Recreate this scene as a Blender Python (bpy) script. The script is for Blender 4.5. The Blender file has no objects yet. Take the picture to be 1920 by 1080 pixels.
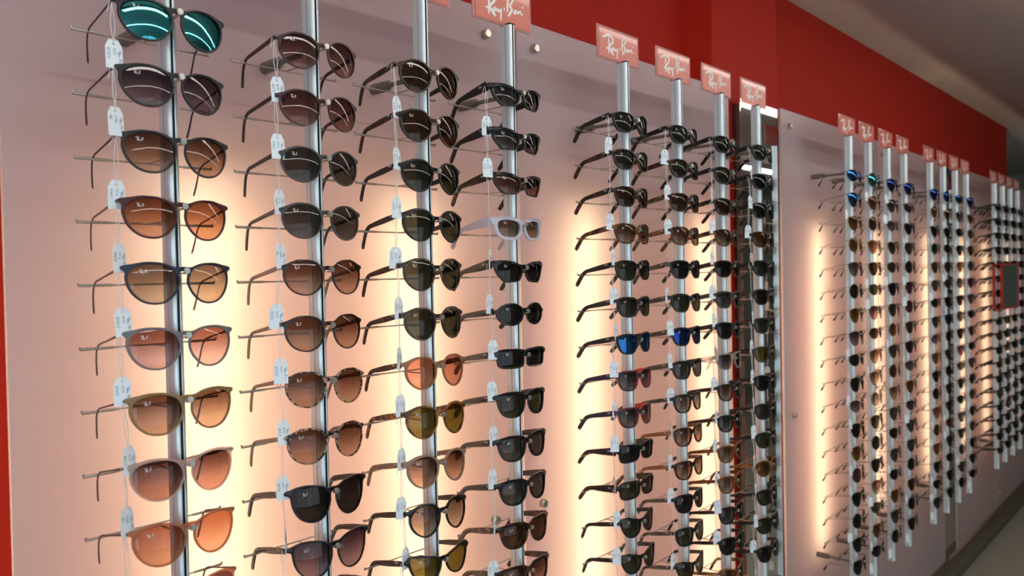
import bpy, bmesh, math, random
import numpy as np
from mathutils import Vector, Matrix, Euler
R_ = random.Random(7)
SC = bpy.context.scene
COL = SC.collection
H = 1.68            # eye height
D = 1.03            # distance from the eye to the plane of the display rods

# ------------------------------------------------------------------ camera
def make_camera():
    f, yaw, pit, rol = 1485.8, 0.8311, -0.0159, -0.0198
    F = Vector((math.sin(yaw)*math.cos(pit), math.cos(yaw)*math.cos(pit), math.sin(pit)))
    Rr = Vector((math.cos(yaw), -math.sin(yaw), 0)); U = Rr.cross(F)
    c, s = math.cos(rol), math.sin(rol)
    Rr, U = c*Rr + s*U, -s*Rr + c*U
    cam = bpy.data.cameras.new('camera'); o = bpy.data.objects.new('camera', cam); COL.objects.link(o)
    m = Matrix.Identity(4)
    for i in range(3):
        m[i][0] = Rr[i]; m[i][1] = U[i]; m[i][2] = -F[i]
    m.translation = (0, 0, H)
    o.matrix_world = m
    cam.sensor_width = 36; cam.lens = f/1920*36; cam.clip_start = .02
    cam.dof.use_dof = True; cam.dof.focus_distance = 1.4; cam.dof.aperture_fstop = 5.4
    SC.camera = o
make_camera()
W_ = bpy.data.worlds.new('world'); SC.world = W_; W_.use_nodes = True
W_.node_tree.nodes['Background'].inputs[0].default_value = (.75, .85, 1, 1)
W_.node_tree.nodes['Background'].inputs[1].default_value = .5
SC.view_settings.view_transform = 'Standard'; SC.view_settings.look = 'None'
SC.view_settings.exposure = 0.0; SC.view_settings.gamma = 1.0; SC.view_settings.use_curve_mapping = False
CY = SC.cycles
CY.transparent_max_bounces = 32; CY.max_bounces = 8; CY.diffuse_bounces = 4; CY.glossy_bounces = 4
CY.caustics_reflective = False; CY.caustics_refractive = False; CY.sample_clamp_indirect = 4.0
CY.use_denoising = True
# light strengths
S_TUBE, S_LAMP, S_WIN, S_WIN2 = 31.0, 18.0, 3.0, 3.0

# ------------------------------------------------------------------ materials
MATS = {}
def newmat(name):
    m = bpy.data.materials.new(name); m.use_nodes = True
    nt = m.node_tree; nt.nodes.clear()
    out = nt.nodes.new('ShaderNodeOutputMaterial')
    MATS[name] = m
    return m, nt, out
def lin(c):
    return tuple((v/255/12.92 if v/255 <= .04045 else ((v/255+.055)/1.055)**2.4) for v in c) + (1,)
def pbr(name, col, rough=.5, metal=0, spec=.5, noise=0, nscale=40, coat=0, bump=0, emit=None, alpha=None):
    m, nt, out = newmat(name)
    b = nt.nodes.new('ShaderNodeBsdfPrincipled')
    b.inputs['Base Color'].default_value = (*col[:3], 1)
    b.inputs['Roughness'].default_value = rough; b.inputs['Metallic'].default_value = metal
    b.inputs['Specular IOR Level'].default_value = spec; b.inputs['Coat Weight'].default_value = coat
    if noise or bump:
        tc = nt.nodes.new('ShaderNodeTexCoord'); n = nt.nodes.new('ShaderNodeTexNoise')
        n.inputs['Scale'].default_value = nscale; n.inputs['Detail'].default_value = 5
        nt.links.new(tc.outputs['Object'], n.inputs['Vector'])
        if noise:
            mx = nt.nodes.new('ShaderNodeMix'); mx.data_type = 'RGBA'
            mx.inputs[6].default_value = (*[v*(1-noise) for v in col[:3]], 1)
            mx.inputs[7].default_value = (*[min(1, v*(1+noise)) for v in col[:3]], 1)
            nt.links.new(n.outputs['Fac'], mx.inputs[0]); nt.links.new(mx.outputs[2], b.inputs['Base Color'])
        if bump:
            bp = nt.nodes.new('ShaderNodeBump'); bp.inputs['Strength'].default_value = bump
            bp.inputs['Distance'].default_value = .001
            nt.links.new(n.outputs['Fac'], bp.inputs['Height']); nt.links.new(bp.outputs[0], b.inputs['Normal'])
    if emit:
        b.inputs['Emission Color'].default_value = (*emit[0], 1); b.inputs['Emission Strength'].default_value = emit[1]
    sh = b.outputs[0]
    if alpha is not None:    # see-through plastic
        t = nt.nodes.new('ShaderNodeBsdfTransparent'); t.inputs[0].default_value = (*alpha[1], 1)
        ms = nt.nodes.new('ShaderNodeMixShader'); ms.inputs[0].default_value = alpha[0]
        nt.links.new(t.outputs[0], ms.inputs[1]); nt.links.new(b.outputs[0], ms.inputs[2]); sh = ms.outputs[0]
    nt.links.new(sh, out.inputs[0])
    return m
def emitter(name, col, s):
    m, nt, out = newmat(name)
    e = nt.nodes.new('ShaderNodeEmission'); e.inputs[0].default_value = (*col, 1); e.inputs[1].default_value = s
    nt.links.new(e.outputs[0], out.inputs[0]); return m
def patchy(name, dark, mid, scale, lo, hi, rough=.18, third=None):
    """tortoiseshell acetate: blotches of two or three browns"""
    m, nt, out = newmat(name)
    tc = nt.nodes.new('ShaderNodeTexCoord'); n = nt.nodes.new('ShaderNodeTexNoise')
    oi = nt.nodes.new('ShaderNodeObjectInfo'); ad = nt.nodes.new('ShaderNodeVectorMath'); ad.operation = 'ADD'
    nt.links.new(tc.outputs['Object'], ad.inputs[0]); nt.links.new(oi.outputs['Random'], ad.inputs[1])
    n.inputs['Scale'].default_value = scale; n.inputs['Detail'].default_value = 2
    nt.links.new(ad.outputs[0], n.inputs['Vector'])
    r = nt.nodes.new('ShaderNodeValToRGB')
    r.color_ramp.elements[0].position = lo; r.color_ramp.elements[0].color = (*dark, 1)
    r.color_ramp.elements[1].position = hi; r.color_ramp.elements[1].color = (*mid, 1)
    if third:
        e = r.color_ramp.elements.new(min(.99, hi+.08)); e.color = (*third, 1)
    b = nt.nodes.new('ShaderNodeBsdfPrincipled'); b.inputs['Roughness'].default_value = rough
    nt.links.new(n.outputs['Fac'], r.inputs[0]); nt.links.new(r.outputs[0], b.inputs['Base Color'])
    nt.links.new(b.outputs[0], out.inputs[0]); return m
def lensmat(name, top, bot, refl=1.0, coatcol=(1, 1, 1), mirror=0.0, z0=-.036, z1=.012):
    """tinted lens, each of its two faces passes the square root of the tint"""
    m, nt, out = newmat(name)
    tc = nt.nodes.new('ShaderNodeTexCoord'); sp = nt.nodes.new('ShaderNodeSeparateXYZ')
    mr = nt.nodes.new('ShaderNodeMapRange'); mr.interpolation_type = 'SMOOTHSTEP'
    mr.inputs['From Min'].default_value = z0; mr.inputs['From Max'].default_value = z1
    nt.links.new(tc.outputs['Object'], sp.inputs[0]); nt.links.new(sp.outputs['Z'], mr.inputs['Value'])
    mx = nt.nodes.new('ShaderNodeMix'); mx.data_type = 'RGBA'
    mx.inputs[6].default_value = (*[v**.5 for v in bot], 1); mx.inputs[7].default_value = (*[v**.5 for v in top], 1)
    nt.links.new(mr.outputs[0], mx.inputs[0])
    t = nt.nodes.new('ShaderNodeBsdfTransparent'); nt.links.new(mx.outputs[2], t.inputs[0])
    g = nt.nodes.new('ShaderNodeBsdfGlossy'); g.inputs['Roughness'].default_value = .02
    g.inputs[0].default_value = (*coatcol, 1)
    ms = nt.nodes.new('ShaderNodeMixShader')
    if mirror:
        ms.inputs[0].default_value = mirror
    else:
        lw = nt.nodes.new('ShaderNodeLayerWeight'); lw.inputs[0].default_value = .5
        pw = nt.nodes.new('ShaderNodeMath'); pw.operation = 'POWER'; pw.inputs[1].default_value = 5
        mu = nt.nodes.new('ShaderNodeMath'); mu.operation = 'MULTIPLY_ADD'; mu.inputs[1].default_value = .6*refl; mu.inputs[2].default_value = .03*refl
        nt.links.new(lw.outputs['Facing'], pw.inputs[0]); nt.links.new(pw.outputs[0], mu.inputs[0]); nt.links.new(mu.outputs[0], ms.inputs[0])
    nt.links.new(t.outputs[0], ms.inputs[1]); nt.links.new(g.outputs[0], ms.inputs[2])
    nt.links.new(ms.outputs[0], out.inputs[0]); return m

# plastics of the frames
pbr('f_black', (.008, .008, .009), .14)
pbr('f_matte', (.012, .012, .014), .42)
pbr('f_burgundy', (.055, .008, .014), .42)
pbr('f_navy', (.016, .024, .045), .42)
pbr('f_grey', (.17, .165, .17), .45, noise=.1, nscale=60)
pbr('f_olive', (.27, .17, .07), .4, noise=.08, nscale=50)
pbr('f_pinkclear', (.55, .42, .36), .15, alpha=(.55, (.92, .80, .74)))
pbr('f_copper', (.42, .19, .10), .15, alpha=(.6, (.90, .55, .40)))
pbr('f_plum', (.06, .028, .03), .14, alpha=(.86, (.55, .35, .33)))
pbr('f_smoke', (.06, .06, .055), .14, alpha=(.86, (.5, .48, .45)))
pbr('f_milk', (.68, .66, .74), .2, alpha=(.8, (.95, .93, .97)))
pbr('f_taupe', (.30, .19, .13), .28)
pbr('f_caramel', (.33, .16, .09), .2, alpha=(.8, (.85, .55, .38)))
pbr('f_crystal', (.55, .5, .46), .12, alpha=(.35, (.95, .90, .86)))
pbr('f_amber', (.20, .075, .018), .2, alpha=(.85, (.8, .45, .2)))
patchy('f_tort', (.010, .006, .005), (.085, .03, .010), 70, .46, .66)
patchy('f_tortlight', (.022, .010, .006), (.17, .065, .016), 75, .40, .62)
patchy('f_tortgrey', (.02, .014, .012), (.13, .085, .06), 80, .42, .62)
patchy('f_havana', (.015, .009, .007), (.36, .25, .17), 190, .48, .56)
patchy('f_olivetort', (.05, .02, .006), (.30, .12, .03), 70, .40, .60)
def twotone():
    m, nt, out = newmat('f_navyred')
    tc = nt.nodes.new('ShaderNodeTexCoord'); sp = nt.nodes.new('ShaderNodeSeparateXYZ')
    nt.links.new(tc.outputs['Object'], sp.inputs[0])
    sq = nt.nodes.new('ShaderNodeMath'); sq.operation = 'MULTIPLY'
    nt.links.new(sp.outputs['X'], sq.inputs[0]); nt.links.new(sp.outputs['X'], sq.inputs[1])
    mu = nt.nodes.new('ShaderNodeMath'); mu.operation = 'MULTIPLY'; mu.inputs[1].default_value = 1/.33
    nt.links.new(sq.outputs[0], mu.inputs[0])
    sb = nt.nodes.new('ShaderNodeMath'); sb.operation = 'SUBTRACT'
    nt.links.new(sp.outputs['Y'], sb.inputs[0]); nt.links.new(mu.outputs[0], sb.inputs[1])
    gt = nt.nodes.new('ShaderNodeMath'); gt.operation = 'GREATER_THAN'; gt.inputs[1].default_value = -.0014
    nt.links.new(sb.outputs[0], gt.inputs[0])
    mx = nt.nodes.new('ShaderNodeMix'); mx.data_type = 'RGBA'
    mx.inputs[6].default_value = (.02, .022, .05, 1); mx.inputs[7].default_value = (.55, .05, .012, 1)
    nt.links.new(gt.outputs[0], mx.inputs[0])
    b = nt.nodes.new('ShaderNodeBsdfPrincipled'); b.inputs['Roughness'].default_value = .3
    nt.links.new(mx.outputs[2], b.inputs['Base Color']); nt.links.new(b.outputs[0], out.inputs[0])
twotone()
def innerred():
    m, nt, out = newmat('t_navy')
    tc = nt.nodes.new('ShaderNodeTexCoord'); sp = nt.nodes.new('ShaderNodeSeparateXYZ')
    nt.links.new(tc.outputs['Object'], sp.inputs[0])
    ab = nt.nodes.new('ShaderNodeMath'); ab.operation = 'ABSOLUTE'; nt.links.new(sp.outputs['X'], ab.inputs[0])
    lt = nt.nodes.new('ShaderNodeMath'); lt.operation = 'LESS_THAN'; lt.inputs[1].default_value = .0715; nt.links.new(ab.outputs[0], lt.inputs[0])
    ly = nt.nodes.new('ShaderNodeMath'); ly.operation = 'LESS_THAN'; ly.inputs[1].default_value = .092; nt.links.new(sp.outputs['Y'], ly.inputs[0])
    mu = nt.nodes.new('ShaderNodeMath'); mu.operation = 'MULTIPLY'; nt.links.new(lt.outputs[0], mu.inputs[0]); nt.links.new(ly.outputs[0], mu.inputs[1])
    mx = nt.nodes.new('ShaderNodeMix'); mx.data_type = 'RGBA'
    mx.inputs[6].default_value = (.02, .022, .05, 1); mx.inputs[7].default_value = (.55, .05, .012, 1)
    nt.links.new(mu.outputs[0], mx.inputs[0])
    b = nt.nodes.new('ShaderNodeBsdfPrincipled'); b.inputs['Roughness'].default_value = .3
    nt.links.new(mx.outputs[2], b.inputs['Base Color']); nt.links.new(b.outputs[0], out.inputs[0])
innerred()
pbr('f_gold', (.45, .33, .17), .25, 1)
pbr('f_gun', (.10, .085, .075), .3, 1)
pbr('t_bronze', (.20, .13, .11), .35, .8)
pbr('t_tip', (.012, .012, .013), .3)
# lenses: transmitted colour at the top and at the bottom
LENS = {
 'teal': ((.02, .06, .06), (.03, .08, .07), dict(mirror=.62, coatcol=(.10, .62, .66))),
 'bluemirror': ((.02, .05, .10), (.10, .12, .14), dict(mirror=.42, coatcol=(.06, .30, .85))),
 'navymirror': ((.01, .02, .06), (.06, .07, .08), dict(mirror=.35, coatcol=(.05, .14, .60))),
 'violet': ((.06, .035, .05), (.42, .33, .38), {}),
 'brown': ((.13, .060, .036), (.72, .50, .34), {}),
 'rust': ((.16, .055, .025), (.72, .38, .19), {}),
 'sand': ((.15, .11, .09), (.66, .52, .34), {}),
 'rose': ((.26, .10, .07), (.82, .60, .60), {}),
 'mauve': ((.13, .05, .045), (.65, .36, .28), {}),
 'copper': ((.42, .15, .07), (.85, .48, .30), {}),
 'pinkbrown': ((.10, .04, .035), (.66, .34, .25), {}),
 'grey': ((.07, .07, .065), (.13, .13, .12), {}),
 'green': ((.055, .06, .035), (.075, .085, .045), {}),
 'black': ((.018, .016, .014), (.03, .026, .022), {}),
 'deepbrown': ((.075, .035, .012), (.13, .06, .02), {}),
 'olive': ((.16, .13, .015), (.24, .20, .02), {}),
 'beige': ((.16, .11, .085), (.72, .58, .42), {}),
 'greygrad': ((.05, .05, .06), (.40, .34, .30), {}),
 'peach': ((.62, .26, .15), (.85, .42, .26), {}),
 'purple': ((.10, .035, .06), (.16, .06, .09), {}),
 'amber': ((.14, .06, .01), (.30, .15, .03), {}),
}
for k, (a, b, kw) in LENS.items():
    g_ = sum(b)/3; b = tuple(.72*(v+(g_-v)*.14) for v in b); a = tuple(.75*v for v in a); lensmat('l_'+k, a, b, **kw)
# shop
pbr('steel', (.80, .90, .91), .46, .60)
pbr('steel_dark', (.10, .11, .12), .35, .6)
pbr('clipmetal', (.60, .60, .56), .25, .9)
pbr('wiremetal', (.50, .47, .40), .3, .9)
pbr('greymount', (.20, .18, .155), .45, .4)
pbr('boltmetal', (.55, .52, .42), .28, .9, noise=.15, nscale=120)
pbr('cap', (.02, .02, .02), .4)
pbr('paper', (.86, .95, 1.0), .7)
pbr('string', (.80, .78, .76), .8)
pbr('ink', (.03, .06, .10), .6)
pbr('printwhite', (.9, .86, .80), .5)
pbr('logowhite', (.75, .75, .75), .4)
pbr('redwall', (.40, .019, .010), .6, spec=.10, noise=.06, nscale=3)
pbr('signred', (.66, .15, .095), .3, alpha=(.95, (.95, .35, .28)), coat=.2)
pbr('signclear', (.72, .36, .32), .2, alpha=(.65, (.95, .72, .68)))
pbr('ceil', (.50, .46, .44), .8, noise=.03, nscale=2)
pbr('floor', (.30, .29, .24), .35, noise=.08, nscale=6)
pbr('plinth', (.10, .085, .065), .55, noise=.1, nscale=8)
pbr('whitewall', (.55, .53, .50), .8, noise=.02, nscale=2)
pbr('greenwall', (.26, .29, .24), .8, noise=.03, nscale=2)
pbr('mullion', (.06, .06, .06), .5)
pbr('mirror', (.80, .84, .82), .02, 1)
pbr('redframe', (.42, .02, .015), .4)
pbr('lamphousing', (.6, .6, .6), .4, .3)
emitter('tubelight', (1.0, .78, .50), S_TUBE)
emitter('lamplight', (1.0, .93, .86), S_LAMP)
emitter('daylight', (.70, .88, 1.0), S_WIN)
emitter('daylight2', (.74, .88, 1.0), S_WIN2)
def panelmat():
    m, nt, out = newmat('opal')
    d = nt.nodes.new('ShaderNodeBsdfDiffuse'); d.inputs[0].default_value = (.56, .49, .52, 1)
    t = nt.nodes.new('ShaderNodeBsdfTranslucent'); t.inputs[0].default_value = (.90, .75, .69, 1)
    g = nt.nodes.new('ShaderNodeBsdfGlossy'); g.inputs['Roughness'].default_value = .25
    a = nt.nodes.new('ShaderNodeMixShader'); a.inputs[0].default_value = .38
    nt.links.new(d.outputs[0], a.inputs[1]); nt.links.new(t.outputs[0], a.inputs[2])
    fr = nt.nodes.new('ShaderNodeFresnel'); fr.inputs[0].default_value = 1.25
    b = nt.nodes.new('ShaderNodeMixShader'); nt.links.new(fr.outputs[0], b.inputs[0])
    nt.links.new(a.outputs[0], b.inputs[1]); nt.links.new(g.outputs[0], b.inputs[2])
    nt.links.new(b.outputs[0], out.inputs[0])
    m2, nt, out = newmat('clearback')
    t = nt.nodes.new('ShaderNodeBsdfTransparent'); t.inputs[0].default_value = (.97, .97, .96, 1)
    nt.links.new(t.outputs[0], out.inputs[0])
panelmat()
def M(n): return MATS[n]

# ------------------------------------------------------------------ helpers
def link(name, me, mat=None, parent=None):
    o = bpy.data.objects.new(name, me); COL.objects.link(o)
    if mat is not None:
        for x in (mat if isinstance(mat, (list, tuple)) else [mat]):
            me.materials.append(M(x) if isinstance(x, str) else x)
    if parent is not None: o.parent = parent
    return o
def tag(o, label=None, cat=None, group=None, kind=None):
    if label: o['label'] = label
    if cat: o['category'] = cat
    if group: o['group'] = group
    if kind: o['kind'] = kind
    return o
def empty(name, loc, label=None, cat=None, group=None):
    o = bpy.data.objects.new(name, None); COL.objects.link(o); o.location = loc; o.empty_display_size = .02
    return tag(o, label, cat, group)
def bm_mesh(bm, name='m', smooth=None):
    me = bpy.data.meshes.new(name); bm.to_mesh(me); bm.free()
    if smooth is not None:
        me.shade_smooth(); me.set_sharp_from_angle(angle=math.radians(smooth))
    return me
def add_box(bm, x0, x1, y0, y1, z0, z1, bev=0):
    r = bmesh.ops.create_cube(bm, size=1, matrix=Matrix.Translation(((x0+x1)/2, (y0+y1)/2, (z0+z1)/2)) @ Matrix.Diagonal((x1-x0, y1-y0, z1-z0, 1)))
    if bev:
        es = {e for v in r['verts'] for e in v.link_edges}
        bmesh.ops.bevel(bm, geom=list(es), offset=bev, segments=2, affect='EDGES', profile=.5)
def add_cyl(bm, p, q, r, r2=None, seg=12, cap=True):
    p, q = Vector(p), Vector(q); d = q-p; L = d.length
    rot = Vector((0, 0, 1)).rotation_difference(d.normalized()).to_matrix().to_4x4()
    bmesh.ops.create_cone(bm, cap_ends=cap, segments=seg, radius1=r, radius2=r if r2 is None else r2, depth=L,
                          matrix=Matrix.Translation((p+q)/2) @ rot)
def add_tube(bm, pts, r, seg=6, closed=False):
    """round tube along a polyline; r is a number or one per point"""
    pts = [Vector(p) for p in pts]; n = len(pts)
    rs = r if isinstance(r, (list, tuple)) else [r]*n
    rings = []; ref = None
    for i, p in enumerate(pts):
        a = pts[i-1] if (i > 0 or closed) else p
        b = pts[(i+1) % n] if (i < n-1 or closed) else p
        t = (b-a).normalized()
        if ref is None: ref = Vector((0, 0, 1)) if abs(t.z) < .9 else Vector((1, 0, 0))
        u = (ref - t*ref.dot(t)).normalized(); v = t.cross(u); ref = u
        rings.append([bm.verts.new(p + (u*math.cos(2*math.pi*k/seg) + v*math.sin(2*math.pi*k/seg))*rs[i]) for k in range(seg)])
    m = n if closed else n-1
    for i in range(m):
        A, B = rings[i], rings[(i+1) % n]
        for k in range(seg): bm.faces.new((A[k], A[(k+1) % seg], B[(k+1) % seg], B[k]))
    if not closed:
        bm.faces.new(rings[0][::-1]); bm.faces.new(rings[-1])
def smoothpts(P, n=6, closed=True):
    """Catmull-Rom"""
    out = []; N = len(P); P = [np.array(p, float) for p in P]
    rng = range(N) if closed else range(N-1)
    for i in rng:
        if closed: a, b, c, d = P[i-1], P[i], P[(i+1) % N], P[(i+2) % N]
        else: a, b, c, d = P[max(0, i-1)], P[i], P[i+1], P[min(N-1, i+2)]
        for k in range(n):
            t = k/n
            out.append(.5*((2*b)+(c-a)*t+(2*a-5*b+4*c-d)*t*t+(3*b-a-3*c+d)*t**3))
    if not closed: out.append(P[-1])
    return out
def resample(P, n):
    P = np.array(P); Q = np.vstack([P, P[:1]]); d = np.r_[0, np.cumsum(np.linalg.norm(np.diff(Q, axis=0), axis=1))]
    s = np.linspace(0, d[-1], n, endpoint=False)
    return np.stack([np.interp(s, d, Q[:, 0]), np.interp(s, d, Q[:, 1])], 1)

# ------------------------------------------------------------------ sunglasses: shapes in millimetres
# lens outline of the right-hand lens (u outward, v up), bridge gap, lens centre height, rim top/bottom, front thickness
SHAPES = {
 'slim':   dict(o=[(-26,5),(-21,15),(-9,20.5),(6,21.5),(19,19),(26,13),(27,3),(22,-10),(12,-19.5),(0,-22.5),(-11,-20.5),(-20,-13),(-25,-4)], gap=17, vz=-13, rt=3.2, rb=2.6, th=3.6, hx=69, hz=5, ep=3.3),
 'panto':  dict(o=[(-24,3),(-21,13),(-12,20),(0,22),(12,20.5),(21,15),(25,6),(23,-6),(15,-17),(2,-22),(-10,-20),(-20,-11)], gap=21, vz=-9.5, rt=2.8, rb=2.2, th=3.6, hx=68, hz=6, ep=3.2),
 'round':  dict(o=[(-23,3),(-20,13),(-11,20),(1,21.5),(13,19),(21,13),(24,4),(21,-8),(12,-18),(1,-22),(-10,-19),(-19,-10)], gap=21, vz=-8, rt=3.4, rb=3.0, th=4.2, hx=68.5, hz=8, ep=4.0),
 'angular':dict(o=[(-22,6),(-12,12),(6,15),(20,14.5),(25.5,10),(24,-2),(13,-17),(7,-18.5),(-14,-17),(-19,-12),(-24,0)], gap=17, vz=-5, rt=5.0, rb=3.4, th=5.0, hx=70, hz=8, ep=7.0),
 'milkangular':dict(o=[(-22,8),(-12,13),(6,15),(19,13),(23,8),(22,-6),(14,-15),(2,-17),(-12,-16.5),(-20,-10),(-24,0)], gap=18, vz=-6, rt=6.5, rb=6.0, th=5.0, hx=70, hz=7, ep=9.0),
 'oval':   dict(o=[(-25,2),(-21,10),(-10,16),(4,17),(17,13),(25,5),(25,-4),(18,-12),(4,-17),(-10,-16),(-21,-9)], gap=18, vz=-4, rt=4.0, rb=3.8, th=4.8, hx=69, hz=2, ep=4.5),
 'slab':   dict(o=[(-26,8),(-24,12),(0,13.5),(24,13),(28,10),(27,-7),(22,-14),(0,-15.5),(-20,-14),(-26,-7)], gap=15, vz=-4, rt=4.2, rb=3.8, th=5.0, hx=71, hz=5, ep=6.5),
 'bold':   dict(o=[(-24,8),(-20,16),(-8,18.5),(10,18.5),(22,16),(26,10),(24,-4),(17,-16),(4,-20),(-10,-18.5),(-20,-9)], gap=18, vz=-8.5, rt=5.0, rb=3.8, th=5.0, hx=72, hz=7.5, ep=6.5),
 'square': dict(o=[(-23,8),(-19,15),(-6,17.5),(10,18),(21,16),(25,10),(23,-5),(16,-16),(3,-19.5),(-10,-18),(-19,-8)], gap=19, vz=-6, rt=4.0, rb=3.2, th=4.6, hx=70, hz=8.5, ep=5.4),
 'wrap':   dict(o=[(-25,8),(-21,13),(0,15),(22,15),(29,12),(30,0),(27,-14),(20,-17),(0,-17),(-17,-14),(-24,-4)], gap=15, vz=-5, rt=3.8, rb=3.4, th=4.6, hx=71, hz=2, ep=8.0),
 'butterfly': dict(o=[(-26,3),(-23,13),(-13,20),(2,23),(18,23.5),(27,21),(29,12),(26,-6),(16,-20),(2,-25),(-11,-23),(-21,-13)], gap=15, vz=-12, rt=2.8, rb=2.2, th=3.8, hx=71, hz=7, ep=4.6),
 'upswept': dict(o=[(-24,3),(-20,11),(-8,15),(10,19),(24,21),(28,18),(25,2),(17,-13),(5,-19),(-10,-17),(-20,-9)], gap=18, vz=-7, rt=3.2, rb=2.8, th=4.2, hx=71, hz=8, ep=4.5),
}
WIRES = {
 'teardrop': dict(o=[(-25,12),(-20,19),(-6,21.5),(10,21),(23,17),(27,8),(24,-8),(14,-22),(2,-26),(-9,-22),(-19,-8),(-25,4)], gap=14, vz=-12, hx=67, hz=4),
 'wireround': dict(o=[(24*math.cos(a*math.pi/6), 24*math.sin(a*math.pi/6)) for a in range(12)], gap=20, vz=-10, hx=66, hz=4),
 'wireoval': dict(o=[(-26,4),(-20,14),(-6,18),(10,18),(22,14),(27,5),(24,-8),(14,-17),(2,-20),(-12,-18),(-22,-9)], gap=16, vz=-9, hx=67, hz=4),
}
for k_, s_ in list(SHAPES.items())+list(WIRES.items()):
    su, sv = {'slim': (1.08, 1.10), 'panto': (1.12, 1.10), 'round': (1.12, 1.14), 'angular': (1.08, .98), 'milkangular': (1.10, 1.0), 'oval': (1.06, 1.02),
              'slab': (1.0, 1.02), 'bold': (1.08, 1.04), 'square': (1.14, 1.04), 'wrap': (1.0, 1.05), 'butterfly': (1.02, 1.05), 'upswept': (1.08, 1.05)}.get(k_, (1.08, 1.08))
    s_['o'] = [(u*su, v*sv) for u, v in s_['o']]
    s_['gap'] -= 2; s_['vz'] *= (1.05 if sv > 1.05 else 1); s_['hx'] += 4
SHAPES['angular']['ep'] = 9.0; SHAPES['oval']['brow'] = 0; SHAPES['angular']['hz'] = 9; SHAPES['slim']['ep'] = 4.2; SHAPES['slim']['hz'] = 6.5
CURV = .165
def yf(x): return x*x/(2*CURV)
def seg_dist(px, py, a, b):
    dx, dy = b[0]-a[0], b[1]-a[1]; L = dx*dx+dy*dy+1e-12
    t = np.clip(((px-a[0])*dx+(py-a[1])*dy)/L, 0, 1)
    return np.hypot(px-a[0]-t*dx, py-a[1]-t*dy)
def poly_sdf(px, py, P):
    d = np.full(px.shape, 1e9); inside = np.zeros(px.shape, bool); n = len(P)
    for i in range(n):
        a, b = P[i], P[(i+1) % n]
        d = np.minimum(d, seg_dist(px, py, a, b))
        c = ((a[1] > py) != (b[1] > py))
        with np.errstate(divide='ignore', invalid='ignore'):
            xi = (b[0]-a[0])*(py-a[1])/((b[1]-a[1]) if b[1] != a[1] else 1e-12)+a[0]
        inside ^= (c & (px < xi))
    return np.where(inside, -d, d)
def smin(a, b, k):
    h = np.clip(.5+.5*(b-a)/k, 0, 1); return b*(1-h)+a*h-k*h*(1-h)
def contour(F, xs, ys):
    """longest closed zero contour by marching squares"""
    segs = {}
    ny, nx = F.shape
    def ip(i, j, i2, j2):
        a, b = F[j, i], F[j2, i2]; t = a/(a-b)
        return (xs[i]+(xs[i2]-xs[i])*t, ys[j]+(ys[j2]-ys[j])*t)
    pts = {}; adj = {}
    S = F < 0
    js, is_ = np.nonzero((S[:-1, :-1].astype(int)+S[1:, :-1]+S[:-1, 1:]+S[1:, 1:]) % 4)
    for j, i in zip(js, is_):
        e = []
        for k, (a, b) in enumerate((((i, j), (i+1, j)), ((i+1, j), (i+1, j+1)), ((i, j+1), (i+1, j+1)), ((i, j), (i, j+1)))):
            if S[a[1], a[0]] != S[b[1], b[0]]:
                pts[(a, b)] = ip(a[0], a[1], b[0], b[1]); e.append((a, b))
        for p in range(0, len(e)-1, 2):
            adj.setdefault(e[p], []).append(e[p+1]); adj.setdefault(e[p+1], []).append(e[p])
    best = []
    seen = set()
    for s in adj:
        if s in seen: continue
        loop = [s]; seen.add(s); cur = s
        while True:
            nx_ = [q for q in adj[cur] if q not in seen]
            if not nx_: break
            cur = nx_[0]; seen.add(cur); loop.append(cur)
        if len(loop) > len(best): best = loop
    return [pts[p] for p in best]
def lens_outline(s, side):
    P = smoothpts(s['o'], 5)
    w = max(p[0] for p in s['o']); wi = -min(p[0] for p in s['o'])
    cx = s['gap']/2 + wi
    return [(side*(cx+p[0]), s['vz']+p[1]) for p in P], side*cx
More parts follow.
